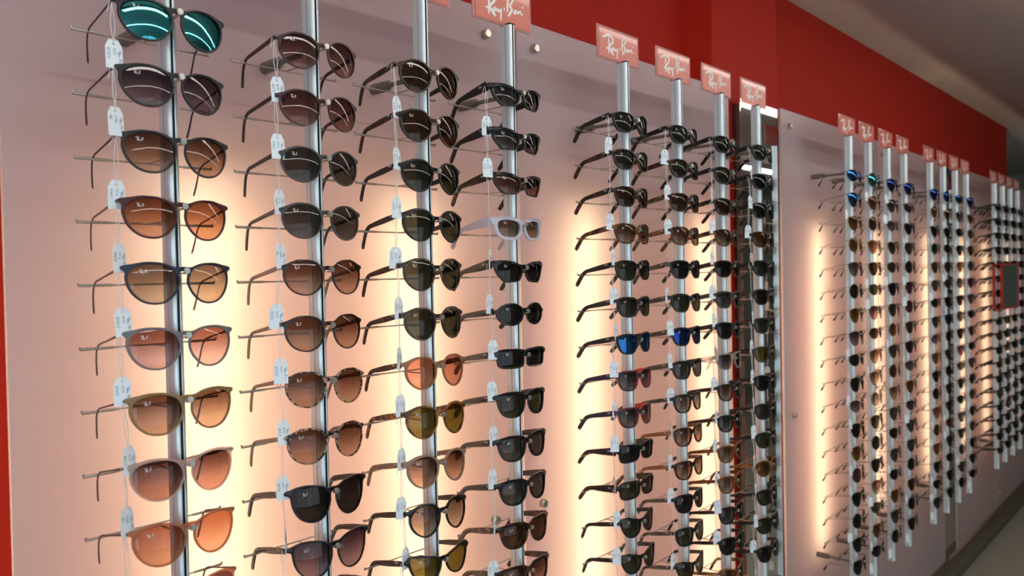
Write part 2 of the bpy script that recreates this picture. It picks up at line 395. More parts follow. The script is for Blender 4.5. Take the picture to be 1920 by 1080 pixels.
def front_mesh(name, s):
    xs = np.arange(-82, 82.1, .8); ys = np.arange(-48, 30.1, .8)
    X, Y = np.meshgrid(xs, ys)
    LR, cx = lens_outline(s, 1)
    AX = np.abs(X)
    d = poly_sdf(AX, Y, LR)
    t = np.clip((Y-(s['vz']-18))/34, 0, 1)
    F = d-(s['rb']+(s['rt']-s['rb'])*t)
    topv = s['vz']+max(p[1] for p in s['o'])
    # hinge corner
    hx, hz, ep = s['hx'], s['hz'], s['ep']
    ex = cx+max(p[0] for p in s['o'])-6
    cap = seg_dist(AX, Y, (ex, hz+.3), (hx-ep*.55, hz))-ep*.62
    cap = np.maximum(cap, AX-hx)
    F = smin(F, cap, 2.5)
    # brow running from the top of the rim out to the hinge corner
    if s.get('brow', 1):
        bw = seg_dist(AX, Y, (cx+(ex-cx)*.35, topv+s['rt']-2.2), (hx-2.6, hz+ep*.5-1.6))-2.0
        F = smin(F, bw, 3.0)
    # bridge
    br = seg_dist(AX, Y, (0, 4.6), (s['gap']/2+2.0, 3.2))-(2.9 if s['th'] < 4.5 else 3.6)
    F = smin(F, br, 2.2)
    F = np.maximum(F, np.where(AX < 4.0, .4-Y, -1e3))
    outer = resample(contour(F, xs, ys), 150)
    for _ in range(2): outer = (np.roll(outer, 1, 0)+2*outer+np.roll(outer, -1, 0))/4
    cu = bpy.data.curves.new('c', 'CURVE'); cu.dimensions = '2D'; cu.fill_mode = 'BOTH'
    th = s['th']/2000; bev = .0007
    cu.extrude = th-bev; cu.bevel_depth = bev; cu.bevel_resolution = 1; cu.offset = -bev
    loops = [outer]
    for side in (1, -1): loops.append(np.array(resample(lens_outline(s, side)[0], 44)))
    for L in loops:
        sp = cu.splines.new('POLY'); sp.points.add(len(L)-1); sp.use_cyclic_u = True
        for p, q in zip(sp.points, L): p.co = (q[0]/1000, q[1]/1000, 0, 1)
    ob = bpy.data.objects.new('tmp', cu); COL.objects.link(ob)
    bpy.context.view_layer.update()
    dg = bpy.context.evaluated_depsgraph_get()
    me = bpy.data.meshes.new_from_object(ob.evaluated_get(dg))
    bpy.data.objects.remove(ob); bpy.data.curves.remove(cu)
    me.name = name
    me.materials.clear()
    n = len(me.vertices); co = np.empty(n*3); me.vertices.foreach_get('co', co); co = co.reshape(-1, 3)
    new = np.stack([co[:, 0], yf(co[:, 0])+co[:, 2], co[:, 1]], 1)
    me.vertices.foreach_set('co', new.ravel())
    me.flip_normals()
    bm = bmesh.new(); bm.from_mesh(me); bmesh.ops.remove_doubles(bm, verts=bm.verts, dist=1e-5)
    bmesh.ops.recalc_face_normals(bm, faces=bm.faces); bm.to_mesh(me); bm.free()
    me.shade_smooth(); me.set_sharp_from_angle(angle=math.radians(38))
    return me
def lens_mesh(name, s, side, grow=.5, bulge=.0024, front=.0003):
    P, cx = lens_outline(s, side); P = resample(P, 48)
    c = np.array([cx, s['vz']])
    rm2 = float(((P-c)**2).sum(1).mean())*1e-6
    bm = bmesh.new(); rings = []
    for sgn, off in ((0, 0.0), (1, .0016)):
        rr = []
        for k in range(1, 7):
            f = k/6; row = []
            for p in P:
                v = c+(p-c)*f*(1+grow/22)
                x, z = v/1000
                rr2 = float(((v-c)**2).sum())*1e-6
                row.append(bm.verts.new((x, yf(x)+front+off+(rr2-rm2)/(2*.115), z)))
            rr.append(row)
        x, z = c/1000
        cv = bm.verts.new((x, yf(x)+front+off-rm2/(2*.115), z))
        n = len(P)
        for i in range(n):
            f = (cv, rr[0][i], rr[0][(i+1) % n]); bm.faces.new(f)
            for k in range(5): bm.faces.new((rr[k][i], rr[k+1][i], rr[k+1][(i+1) % n], rr[k][(i+1) % n]))
        rings.append(rr[-1])
    n = len(P)
    for i in range(n): bm.faces.new((rings[0][i], rings[1][i], rings[1][(i+1) % n], rings[0][(i+1) % n]))
    bmesh.ops.recalc_face_normals(bm, faces=bm.faces)
    return bm_mesh(bm, name, 40)
def sweep(bm, stations, n=8):
    """stations: (x, y, z, half height, half thickness, tangent angle)"""
    rings = []
    for (x, y, z, hh, hw, a) in stations:
        ca, sa = math.cos(a), math.sin(a)      # tangent (0,ca,-sa); height dir (0,sa,ca)
        ring = []
        for k in range(n):
            t = 2*math.pi*(k+.5)/n; c, s = math.cos(t), math.sin(t)
            u = math.copysign(abs(c)**.5, c)*hw; v = math.copysign(abs(s)**.5, s)*hh
            ring.append(bm.verts.new((x+u, y+v*sa, z+v*ca)))
        rings.append(ring)
    for A, B in zip(rings, rings[1:]):
        for k in range(n): bm.faces.new((A[k], A[(k+1) % n], B[(k+1) % n], B[k]))
    bm.faces.new(rings[0][::-1]); bm.faces.new(rings[-1])
    bmesh.ops.recalc_face_normals(bm, faces=bm.faces)
# temple kinds: half heights at hinge / middle / at the bend / tip (mm), half thickness, straight length, drop angle, drop length
TEMPLES = {
 'thin':  dict(h=(2.0, 1.1, 1.2, 2.6), w=.8, L=93, a=70, dl=46),
 'slimbar': dict(h=(3.4, 3.0, 2.6, 3.2), w=1.5, L=93, a=66, dl=46),
 'bar':   dict(h=(4.4, 5.2, 3.6, 3.6), w=1.9, L=93, a=58, dl=44),
 'thick': dict(h=(6.4, 6.0, 4.4, 5.2), w=2.2, L=88, a=44, dl=46),
 'broad': dict(h=(9.5, 7.2, 4.2, 4.8), w=2.3, L=90, a=48, dl=46),
 'wire':  dict(h=(1.0, .8, .8, .9), w=.8, L=90, a=52, dl=38),
}
def temple_path(T, hx, hz, side):
    st = []; y0 = yf(hx/1000)*1000+.5
    h = T['h']; L = T['L']; x = hx-T['w']-.3
    def hh(t): return h[0]+(h[1]-h[0])*t/.55 if t < .55 else h[1]+(h[2]-h[1])*(t-.55)/.45
    for i in range(7):
        t = i/6
        st.append((x, y0+(L-y0)*t, hz, hh(t), T['w'], 0))
    y, z, a = L, hz, 0; n = 8; am = math.radians(T['a'])
    for i in range(1, n+1):
        t = i/n; a = am*min(1, t*2.2); ds = T['dl']/n
        y += ds*math.cos(a); z -= ds*math.sin(a)
        hv = h[2]+(h[3]-h[2])*t
        if i == n: hv *= .7
        st.append((x-4*t*t, y, z, hv, T['w']*(1-.15*t), a))
    tn = math.tan(PANTO)
    return [(side*p[0]/1000, p[1]/1000, (p[2]-(p[1]-y0)*tn)/1000, p[3]/1000, p[4]/1000, p[5]+PANTO) for p in st]
MESH = {}
PANTO = math.radians(8)     # fronts stand a little steeper than the temples
def get_front(sh):
    if ('f', sh) not in MESH: MESH[('f', sh)] = front_mesh('front_'+sh, SHAPES[sh])
    return MESH[('f', sh)]
def wire_front(sh):
    if ('f', sh) in MESH: return MESH[('f', sh)]
    s = WIRES[sh]; bm = bmesh.new()
    for side in (1, -1):
        P, cx = lens_outline(s, side); P = resample(P, 40)
        add_tube(bm, [(p[0]/1000, yf(p[0]/1000), p[1]/1000) for p in P], .00085, 6, True)
        ex = side*(abs(cx)+max(q[0] for q in s['o'])-2)
        xx = side*s['hx']/1000
        add_tube(bm, [(ex/1000, yf(ex/1000), (s['hz'])/1000), (xx*.99, yf(xx)-.001, s['hz']/1000), (xx, yf(xx)+.004, s['hz']/1000)], .0011, 6)
    g = s['gap']/2000
    for z in ((.0018, .0090) if sh == 'teardrop' else (.0025,)):
        ww = g+.0025 if z < .005 else g+.006
        add_tube(bm, [(-ww, yf(ww), z-.001), (-ww*.4, -.0008, z+.0006), (ww*.4, -.0008, z+.0006), (ww, yf(ww), z-.001)], .0010, 6)
    MESH[('f', sh)] = bm_mesh(bm, 'front_'+sh, 60); return MESH[('f', sh)]
def matmesh(me, mat):
    """the same mesh with its own material slot, kept once per pair"""
    k = (me.name, mat)
    if k not in MESH:
        c = me.copy(); c.materials.clear(); c.materials.append(M(mat)); MESH[k] = c
    return MESH[k]
def get_lens(sh, side):
    k = ('l', sh, side)
    if k not in MESH:
        s = SHAPES.get(sh) or WIRES[sh]
        MESH[k] = lens_mesh('lens_%s_%d' % (sh, side), s, side, grow=.5 if sh in SHAPES else .1)
    return MESH[k]
def get_temple(tk, hx, hz, side, part=0):
    k = ('t', tk, hx, hz, side, part)
    if k not in MESH:
        T = TEMPLES[tk]; st = temple_path(T, hx, hz, side); bm = bmesh.new()
        if tk == 'wire' and part == 0: sweep(bm, st[:-5], 6)
        elif part == 1:
            st2 = st[-6:]; sweep(bm, [(p[0], p[1], p[2], .0011+.0020*min(1, i/4), .0010+.0006*min(1, i/3), p[5]) for i, p in enumerate(st2)], 8)
        else: sweep(bm, st, 8)
        MESH[k] = bm_mesh(bm, 'temple_%s_%d_%s_%s_%d' % (tk, side, hx, hz, part), 50)
    return MESH[k]

# ------------------------------------------------------------------ script lettering
LOGO = [([(255,388),(300,362),(360,350),(415,378),(450,430),(440,480),(405,528),(372,548)], 15),
        ([(372,392),(372,470),(370,560),(366,672)], 13),
        ([(325,562),(350,585),(372,562)], 11),
        ([(372,558),(405,620),(430,665),(458,708)], 17),
        ([(468,583),(440,583),(422,610),(432,632),(452,618),(470,590),(468,618),(486,628)], 9),
        ([(492,590),(486,622),(502,640),(524,612),(536,598)], 9),
        ([(536,600),(532,660),(528,715),(524,768)], 11),
        ([(570,600),(584,602)], 15),
        ([(636,425),(626,500),(622,560),(620,640)], 13),
        ([(622,470),(640,415),(668,395),(694,412),(700,446),(684,492),(650,540)], 13),
        ([(650,545),(672,572),(682,602),(664,650),(628,708)], 14),
        ([(752,618),(724,616),(710,640),(718,660),(738,648),(754,622),(752,648),(768,660)], 9),
        ([(776,622),(774,662),(790,632),(806,626),(812,650),(820,672),(842,678)], 9)]
def logo_mesh(width, flat=.25, lift=0.0, ring=False):
    bm = bmesh.new(); k = width/600
    strokes = LOGO + ([([(842+14*math.cos(a), 560+14*math.sin(a)) for a in [i*math.pi/4 for i in range(9)]], 2.5)] if ring else [])
    for pts, w in strokes:
        Q = smoothpts([((x-550), -(y-340-.327*(x-245)-110)) for x, y in pts], 3, closed=False)
        n = len(Q)
        add_tube(bm, [(q[0]*k, 0, q[1]*.62*k) for q in Q], [w*1.05*k*(.72+.28*math.sin(math.pi*i/max(1, n-1))) for i in range(n)], 6)
    for v in bm.verts: v.co.y *= flat
    return bm_mesh(bm, 'lettering', 60)
LOGO_SMALL = logo_mesh(.0130, .10); LOGO_SMALL.materials.append(M('logowhite'))
LOGO_TEMPLE = logo_mesh(.0110, .10); LOGO_TEMPLE.materials.append(M('logowhite'))
LOGO_SIGN = logo_mesh(.122, .10, ring=True); LOGO_SIGN.materials.append(M('printwhite'))

# ------------------------------------------------------------------ building one pair of sunglasses
def make_glasses(sh, tk, fm, lm, tm=None, tip=None, logo=True, name='sunglasses'):
    root = empty(name, (0, 0, 0)); wire = sh in WIRES
    s = WIRES[sh] if wire else SHAPES[sh]
    fr = link('frame', matmesh(wire_front(sh) if wire else get_front(sh), fm), None, root)
    for side in (-1, 1):
        ln = link('lens', matmesh(get_lens(sh, side), 'l_'+lm), None, root)
        if logo and side == -1:
            lo = link('lens_logo', LOGO_SMALL, None, ln)
            P, cx = lens_outline(s, -1)
            ux = (cx-.42*max(q[0] for q in s['o']))/1000; uz = (s['vz']+max(q[1] for q in s['o'])*.62)/1000
            lo.location = (ux, yf(ux)-.0026, uz); lo.rotation_euler = (0.0, .12, .12)
        tp = link('temple', matmesh(get_temple(tk, s['hx'], s['hz'], side), tm or fm), None, root)
        if tk == 'wire': link('temple_tip', matmesh(get_temple(tk, s['hx'], s['hz'], side, 1), tip or 't_tip'), None, tp)
        if logo and side == -1 and tk in ('thick', 'broad', 'bar'):
            lo = link('temple_logo', LOGO_TEMPLE, None, tp)
            lo.location = (-s['hx']/1000-.0001, yf(s['hx']/1000)+.016, s['hz']/1000); lo.rotation_euler = (0, 0, -math.pi/2)
            lo.scale = (.9, .9, .9)
    # pitch that lets the temples rest on the cross bar
    T = TEMPLES[tk]; half = (T['h'][1]+T['h'][2])/2/1000
    root['pitch'] = PANTO-math.asin(max(.02, (s['hz']/1000+.0150-half+.0004)/.1))
    root['hinge'] = (s['hx'], s['hz'])
    return root
def children(o): return CH.get(o.name, [])
CH = {}
def remember():
    CH.clear()
    for o in bpy.data.objects:
        if o.parent: CH.setdefault(o.parent.name, []).append(o)
def copy_tree(o, parent=None):
    c = o.copy(); COL.objects.link(c)
    if parent is not None: c.parent = parent
    for k in CHD[o]: copy_tree(k, c)
    return c
CHD = {}
def register(o):
    CHD[o] = list(o.children)
    for k in CHD[o]: register(k)
PROTO = {}
def glasses(spec):
    """spec: (shape, temple, frame material, lens, temple material)"""
    if spec not in PROTO:
        g = make_glasses(*spec[:5], logo=spec[5]); bpy.context.view_layer.update(); register(g); PROTO[spec] = g
        return g
    return copy_tree(PROTO[spec])

# ------------------------------------------------------------------ display rods
X0 = {0: .4694, 1: 1.5277, 2: 2.9364, 3: 3.9823, 4: 5.294}
def rod_x(i): return X0[i//4]+.2205*(i % 4)+{4: -.008, 5: .006, 6: .008, 7: .010, 8: .014, 9: .0, 10: .0}.get(i, 0)
ZT, ZB = H+.4787, H-1.1829
ROW0, PITCH, NROW = H+.3440, .0825, 18
WY = 1.165           # front face of the opal panels
ORD = ['first','second','third','fourth','fifth','sixth','seventh','eighth','ninth','tenth','eleventh','twelfth','thirteenth','fourteenth','fifteenth','sixteenth','seventeenth','eighteenth','nineteenth','twentieth']

def tube_profile():
    half = [(1.7, -8.5), (1.7, -12.9), (2.6, -13.4), (4.6, -12.6), (6.3, -10.6), (7.4, -7.8), (7.9, -4.6), (8.0, -1.2), (7.4, -.8), (7.4, -.2), (8.0, .2), (8.0, 12.0), (7.2, 13.0)]
    return [(x/1000, y/1000) for x, y in half] + [(-x/1000, y/1000) for x, y in half[::-1]]
def rod_tube_mesh():
    bm = bmesh.new(); P = tube_profile()
    a = [bm.verts.new((x, y, ZB-H)) for x, y in P]; b = [bm.verts.new((x, y, ZT-H)) for x, y in P]
    n = len(P)
    for i in range(n): bm.faces.new((a[i], a[(i+1) % n], b[(i+1) % n], b[i]))
    bm.faces.new(a); bm.faces.new(b)
    bmesh.ops.recalc_face_normals(bm, faces=bm.faces)
    for f in bm.faces:
        c = f.calc_center_median()
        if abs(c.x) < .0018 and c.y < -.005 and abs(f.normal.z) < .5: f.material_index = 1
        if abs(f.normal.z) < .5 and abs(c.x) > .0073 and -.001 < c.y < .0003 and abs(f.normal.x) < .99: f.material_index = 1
    return bm_mesh(bm, 'tube', 35)
TUBE = rod_tube_mesh(); TUBE.materials.append(M('steel')); TUBE.materials.append(M('steel_dark'))
def cap_mesh():
    bm = bmesh.new()
    add_box(bm, -.0074, .0074, -.0125, .0125, 0, .0035, .0012); return bm_mesh(bm, 'cap', 40)
CAP = cap_mesh(); CAP.materials.append(M('cap'))
def standoff_mesh():
    """thin rod from the tube back to a thick collar fixed to the panel"""
    bm = bmesh.new(); w = WY-D
    add_cyl(bm, (0, .012, 0), (0, w-.045, 0), .0042, seg=16)
    add_cyl(bm, (0, w-.050, 0), (0, w-.042, 0), .0062, seg=18)
    add_cyl(bm, (0, w-.042, 0), (0, w, 0), .0095, seg=20)
    add_cyl(bm, (0, w-.0465, .0062), (0, w-.0465, .0085), .0018, seg=8)
    return bm_mesh(bm, 'standoff', 40)
STAND = standoff_mesh(); STAND.materials.append(M('greymount'))
def bar_mesh():
    bm = bmesh.new(); z = -.0164; L = .092
    add_tube(bm, [(-L, .070, z+.0032), (-L, .070, z), (-L*.55, .070, z)], .0019, 8)
    add_tube(bm, [(L*.55, .070, z), (L, .070, z), (L, .070, z+.0032)], .0019, 8)
    add_cyl(bm, (-L*.6, .070, z), (L*.6, .070, z), .0012, seg=8)
    add_cyl(bm, (0, .0125, z), (0, .070, z), .0013, seg=8)
    return bm_mesh(bm, 'bar', 50)
BAR = bar_mesh(); BAR.materials.append(M('wiremetal'))
def clip_mesh():
    bm = bmesh.new()
    add_box(bm, -.0022, .0022, -.0385, -.0095, -.0042, -.0018, .0004)
    add_cyl(bm, (0, -.0372, .0002), (0, -.0402, .0002), .0040, seg=18)
    add_cyl(bm, (0, -.0402, .0002), (0, -.0408, .0002), .0028, seg=14)
    return bm_mesh(bm, 'clip', 40)
CLIP = clip_mesh(); CLIP.materials.append(M('clipmetal'))
GROUPNAME = ['leftmost four display rods', 'second set of four display rods', 'third set of four display rods', 'fourth set of four display rods', 'farthest set of display rods']
def near_phrase(i):
    return '%s from left' % ORD[i]
for i in range(20):
    t = empty('display_rod', (rod_x(i), D, H), 'upright aluminium eyewear display rod with small cross bars, %s rod from the left' % ORD[i], 'display rod', GROUPNAME[i//4])
    link('tube', TUBE, None, t)
    c = link('end_cap', CAP, None, t); c.location = (0, 0, ZT-H)
    for z in (.345, -1.070):
        s = link('wall_mount', STAND, None, t); s.location = (0, 0, z)
    for r in range(NROW):
        b = link('cross_bar', BAR, None, t); b.location = (0, 0, ROW0-H-PITCH*r)
        b = link('bridge_clip', CLIP, None, t); b.location = (0, 0, ROW0-H-PITCH*r)

# signs
def sign_meshes():
    w, h = .082, .0365
    bm = bmesh.new(); add_box(bm, -w, w, -.0014, .0014, -h, h, .0006); a = bm_mesh(bm, 'plate', 30)
    bm = bmesh.new(); add_box(bm, -w+.006, w-.004, -.0019, -.0014, -h+.003, h-.005); b = bm_mesh(bm, 'print')
    bm = bmesh.new()
    x0, x1, z0, z1 = -w+.0065, w-.0045, -h+.0035, h-.0055
    for p in ((x0, x1, z0, z0+.0008), (x0, x1, z1-.0008, z1), (x0, x0+.0008, z0, z1), (x1-.0008, x1, z0, z1)):
        add_box(bm, p[0], p[1], -.0024, -.0018, p[2], p[3])
    c = bm_mesh(bm, 'border')
    return a, b, c
SA, SB, SCm = sign_meshes(); SA.materials.append(M('signclear')); SB.materials.append(M('signred')); SCm.materials.append(M('signclear'))
for i in range(20):
    t = empty('brand_sign', (rod_x(i)-.012+(i == 4)*-.004, D+.002, ZT+.0345), 'small red acrylic sign with white script lettering, on top of %s rod from left' % ORD[i], 'sign', 'red signs on top of the display rods')
    link('plate', SA, None, t); p = link('printed_face', SB, None, t)
    link('border', SCm, None, p)
    l = link('lettering', LOGO_SIGN, None, p); l.location = (-.002, -.0021, .001)

# ------------------------------------------------------------------ which pair hangs where
# look: (shape, temple, frame, lens, temple material, words for the frame, words for the lens)
def S(sh, tk, fm, lm, tm, fw, lw): return ((sh, tk, fm, lm, tm or fm, True), fw, lw)
COLS = {
 0: [S('slim','thin','f_matte','teal','f_matte','black round','teal mirrored'), S('slim','thin','f_matte','violet','f_matte','matte black round','violet grey'),
     S('slim','thin','f_matte','brown','f_matte','matte black round','fading brown'), S('slim','thin','f_burgundy','rust','t_bronze','burgundy round','orange brown'),
     S('slim','thin','f_navy','sand','t_bronze','dark blue round','sand brown'), S('slim','thin','f_grey','rose','t_bronze','grey round','rose brown'),
     S('slim','thin','f_olive','brown','t_bronze','olive tan round','fading brown'), S('slim','thin','f_pinkclear','pinkbrown','t_bronze','clear pink round','violet brown'),
     S('slim','thin','f_copper','copper','t_bronze','clear copper round','copper'), S('slim','thin','f_copper','mauve','t_bronze','clear amber round','brown')],
 1: [S('panto','slimbar','f_plum','mauve',None,'dark plum round','pink brown'), S('panto','slimbar','f_plum','mauve',None,'plum round','fading pink brown'),
     S('panto','slimbar','f_smoke','grey',None,'smoky round','grey'), S('panto','slimbar','f_smoke','grey',None,'smoky grey round','smoke grey'),
     S('panto','slimbar','f_tort','brown','f_taupe','tortoiseshell round','fading brown'), S('panto','slimbar','f_tort','brown','f_taupe','dark tortoiseshell round','fading brown'),
     S('panto','slimbar','f_havana','brown','f_taupe','spotted havana round','fading brown'), S('panto','slimbar','f_havana','brown','f_taupe','spotted round','fading brown'),
     S('butterfly','bar','f_black','black',None,'large black','black'), S('butterfly','bar','f_black','violet',None,'large black','violet grey'),
     S('butterfly','bar','f_tort','brown',None,'dark red brown','brown')],
 2: [S('round','bar','f_tort','deepbrown',None,'tortoiseshell round','dark brown'), S('round','bar','f_tort','deepbrown',None,'dark tortoiseshell round','deep brown'),
     S('round','bar','f_black','green',None,'black round','green'), S('round','bar','f_black','green',None,'glossy black round','dark green'),
     S('round','bar','f_tortgrey','green','f_tort','grey tortoiseshell round','grey green'), S('round','bar','f_tortgrey','green','f_tort','brown streaked round','grey green'),
     S('round','bar','f_caramel','peach','f_tort','caramel round','peach'), S('round','bar','f_olivetort','olive',None,'amber tortoiseshell round','olive green'),
     S('round','bar','f_taupe','brown',None,'beige round','fading brown'), S('round','bar','f_black','beige',None,'black round','beige'),
     S('upswept','bar','f_black','olive',None,'black upswept','olive green'), S('upswept','bar','f_black','green',None,'black upswept','green')],
 3: [S('angular','broad','f_black','greygrad',None,'black angular','grey'), S('angular','broad','f_black','greygrad',None,'glossy black angular','smoky grey'),
     S('angular','broad','f_tort','pinkbrown',None,'dark tortoiseshell angular','brown'), S('milkangular','broad','f_milk','sand',None,'milky white angular','grey brown'),
     S('angular','broad','f_black','black',None,'chunky black angular','black'), S('oval','thick','f_black','black',None,'black oval','black'),
     S('slab','thick','f_black','black',None,'black rectangular','black'), S('bold','thick','f_black','green',None,'large black square','green'),
     S('bold','thick','f_black','grey',None,'large black square','grey'), S('bold','thick','f_black','grey',None,'bold black square','grey'),
     S('bold','thick','f_tort','deepbrown',None,'large tortoiseshell square','dark brown'), S('bold','thick','f_tort','pinkbrown',None,'dark brown square','brown')],
 4: [S('square','thick','f_black','green',None,'black square','green'), S('square','thick','f_tort','green',None,'tortoiseshell square','green'),
     S('square','thick','f_tort','deepbrown',None,'dark tortoiseshell square','brown'), S('square','thick','f_tortlight','brown',None,'light tortoiseshell square','fading brown'),
     S('square','thick','f_black','green',None,'glossy black square','dark green'), S('square','thick','f_matte','green',None,'matte black square','green'),
     S('square','thick','f_matte','bluemirror',None,'matte black square','blue mirrored'), S('square','thick','f_navyred','greygrad','t_navy','navy and red square','fading grey'),
     S('square','thick','f_navyred','greygrad','t_navy','blue and red square','fading grey'), S('wrap','broad','f_black','black',None,'black rectangular','black'),
     S('wrap','broad','f_tort','green',None,'tortoiseshell rectangular','green'), S('upswept','bar','f_black','green',None,'black upswept','green'),
     S('upswept','bar','f_black','green',None,'black upswept','dark green'), S('square','bar','f_tort','green',None,'tortoiseshell square','green')],
 5: [S('square','thick','f_black','green',None,'black square','green'), S('square','thick','f_tort','green',None,'dark tortoiseshell square','green'),
     S('square','thick','f_tort','deepbrown',None,'tortoiseshell square','brown'), S('square','thick','f_tortlight','brown',None,'light tortoiseshell square','fading brown'),
     S('square','thick','f_black','black',None,'glossy black square','black'), S('square','thick','f_matte','green',None,'matte black square','green'),
     S('square','thick','f_matte','navymirror',None,'matte black square','blue mirrored'), S('square','thick','f_matte','grey',None,'matte black square','grey'),
     S('square','bar','f_matte','sand',None,'thin matte black square','fading grey'), S('square','bar','f_tort','brown','f_amber','brown square','fading brown'),
     S('square','bar','f_tort','brown','f_amber','brown tortoiseshell square','fading brown'), S('square','bar','f_black','black',None,'black square','black'),
     S('square','bar','f_black','green',None,'slim black square','dark green'), S('upswept','bar','f_black','green',None,'black upswept','green')],
 6: [S('square','thick','f_black','green',None,'black square','green'), S('square','thick','f_black','green',None,'glossy black square','dark green'),
     S('square','thick','f_tort','deepbrown',None,'tortoiseshell square','brown'), S('square','thick','f_tortlight','brown',None,'light tortoiseshell square','fading brown'),
     S('square','thick','f_tort','black',None,'dark square','black'), S('square','thick','f_smoke','grey',None,'smoky clear square','grey'),
     S('square','thick','f_matte','black',None,'matte black square','black'), S('square','bar','f_crystal','greygrad',None,'clear square','fading grey'),
     S('square','bar','f_matte','brown',None,'thin black square','fading brown'), S('square','bar','f_black','greygrad',None,'slim black square','fading grey'),
     S('square','bar','f_amber','brown',None,'amber square','fading brown'), S('square','bar','f_amber','beige',None,'brown square','fading brown'),
     S('square','bar','f_black','grey',None,'slim black square','grey'), S('square','bar','f_black','black',None,'thin black square','black'),
     S('upswept','bar','f_olivetort','amber',None,'amber upswept','amber')],
 7: [S('square','thick','f_black','green',None,'black square','green'), S('square','thick','f_black','black',None,'glossy black square','black'),
     S('square','thick','f_black','black',None,'dark square','black'), S('square','thick','f_tort','amber',None,'tortoiseshell square','amber'),
     S('square','thick','f_black','green',None,'black square','dark green'), S('square','thick','f_matte','black',None,'matte black square','black'),
     S('square','thick','f_matte','green',None,'matte black square','green'), S('square','thick','f_smoke','olive','f_black','smoky square','grey green'),
     S('square','thick','f_black','black',None,'shiny black square','black'), S('square','bar','f_black','green',None,'slim black square','green'),
     S('square','bar','f_black','green',None,'thin black square','green'), S('square','bar','f_olivetort','amber',None,'amber square','amber'),
     S('square','bar','f_black','green',None,'slim black square','dark green'), S('square','bar','f_black','green',None,'thin black square','dark green'),
     S('square','bar','f_black','black',None,'slim black square','black')],
}
FARLENS = {8: ['bluemirror','bluemirror','amber','amber','greygrad','black','amber','violet','black','black','violet','black','amber','purple','black','black','black','black'],
 9: ['teal','amber','deepbrown','rust','deepbrown','green','mauve','deepbrown','rust','brown','beige','green','black','black','brown','grey','amber','black'],
 10: ['navymirror','grey','greygrad','green','green','black','green','amber','grey','deepbrown','brown','grey','black','grey','black','amber','grey','black'],
 11: ['navymirror','purple','black','grey','black','purple','purple','green','black','greygrad','amber','grey','grey','grey','black','deepbrown','black','black'],
 12: ['navymirror','amber','black','black','deepbrown','grey','black','grey','greygrad','amber','black','black','mauve','deepbrown','amber','black','black','grey'],
 13: ['navymirror','amber','black','black','purple','grey','black','navymirror','black','grey','black','grey','grey','amber','grey','black','black','black'],
 14: ['navymirror','greygrad','black','black','amber','grey','black','grey','black','purple','grey','black','black','grey','black','black','grey','black'],
 15: ['navymirror','amber','green','deepbrown','grey','purple','grey','black','deepbrown','black','grey','black','grey','black','grey','black','black','black']}
LW = {'bluemirror':'blue mirrored','navymirror':'dark blue mirrored','amber':'amber','greygrad':'fading grey','black':'black','violet':'violet','purple':'purple','teal':'teal mirrored','deepbrown':'dark brown',
      'rust':'orange brown','green':'green','mauve':'pinkish brown','brown':'brown','beige':'beige','grey':'grey'}
def visible_rows(i):
    """rows of this rod that the photograph shows"""
    rows = {0: 10, 1: 11, 2: 12, 3: 12, 4: 14, 5: 14, 6: 15, 7: 15, 8: 18, 9: 18}
    return rows.get(i, NROW)
TAGV = {}
DIG = {'0': [[(0,0),(1,0),(1,2),(0,2),(0,0)]], '1': [[(.2,1.5),(.7,2),(.7,0)]], '2': [[(0,1.7),(.5,2),(1,1.5),(0,0),(1,0)]], '3': [[(0,2),(1,1.9),(.4,1.1),(1,.6),(.4,0),(0,.2)]],
       '4': [[(.2,2),(0,.8),(1,.9)],[(.8,1.6),(.7,0)]], '5': [[(1,2),(.2,2),(.1,1.2),(.9,1),(.8,.2),(0,0)]], '6': [[(.8,2),(.1,1),(.2,0),(.9,.2),(.7,1),(.1,.8)]], '7': [[(0,2),(1,2),(.4,0)],[(.2,1),(.8,1.1)]],
       '8': [[(.5,1),(0,1.6),(.5,2),(.9,1.6),(.1,.5),(.5,0),(.9,.5),(.5,1)]], '/': [[(0,-.2),(.8,2.2)]], ' ': [], '9': [[(.9,1.4),(.4,1),(.1,1.6),(.6,2),(.9,1.4),(.6,0)]]}
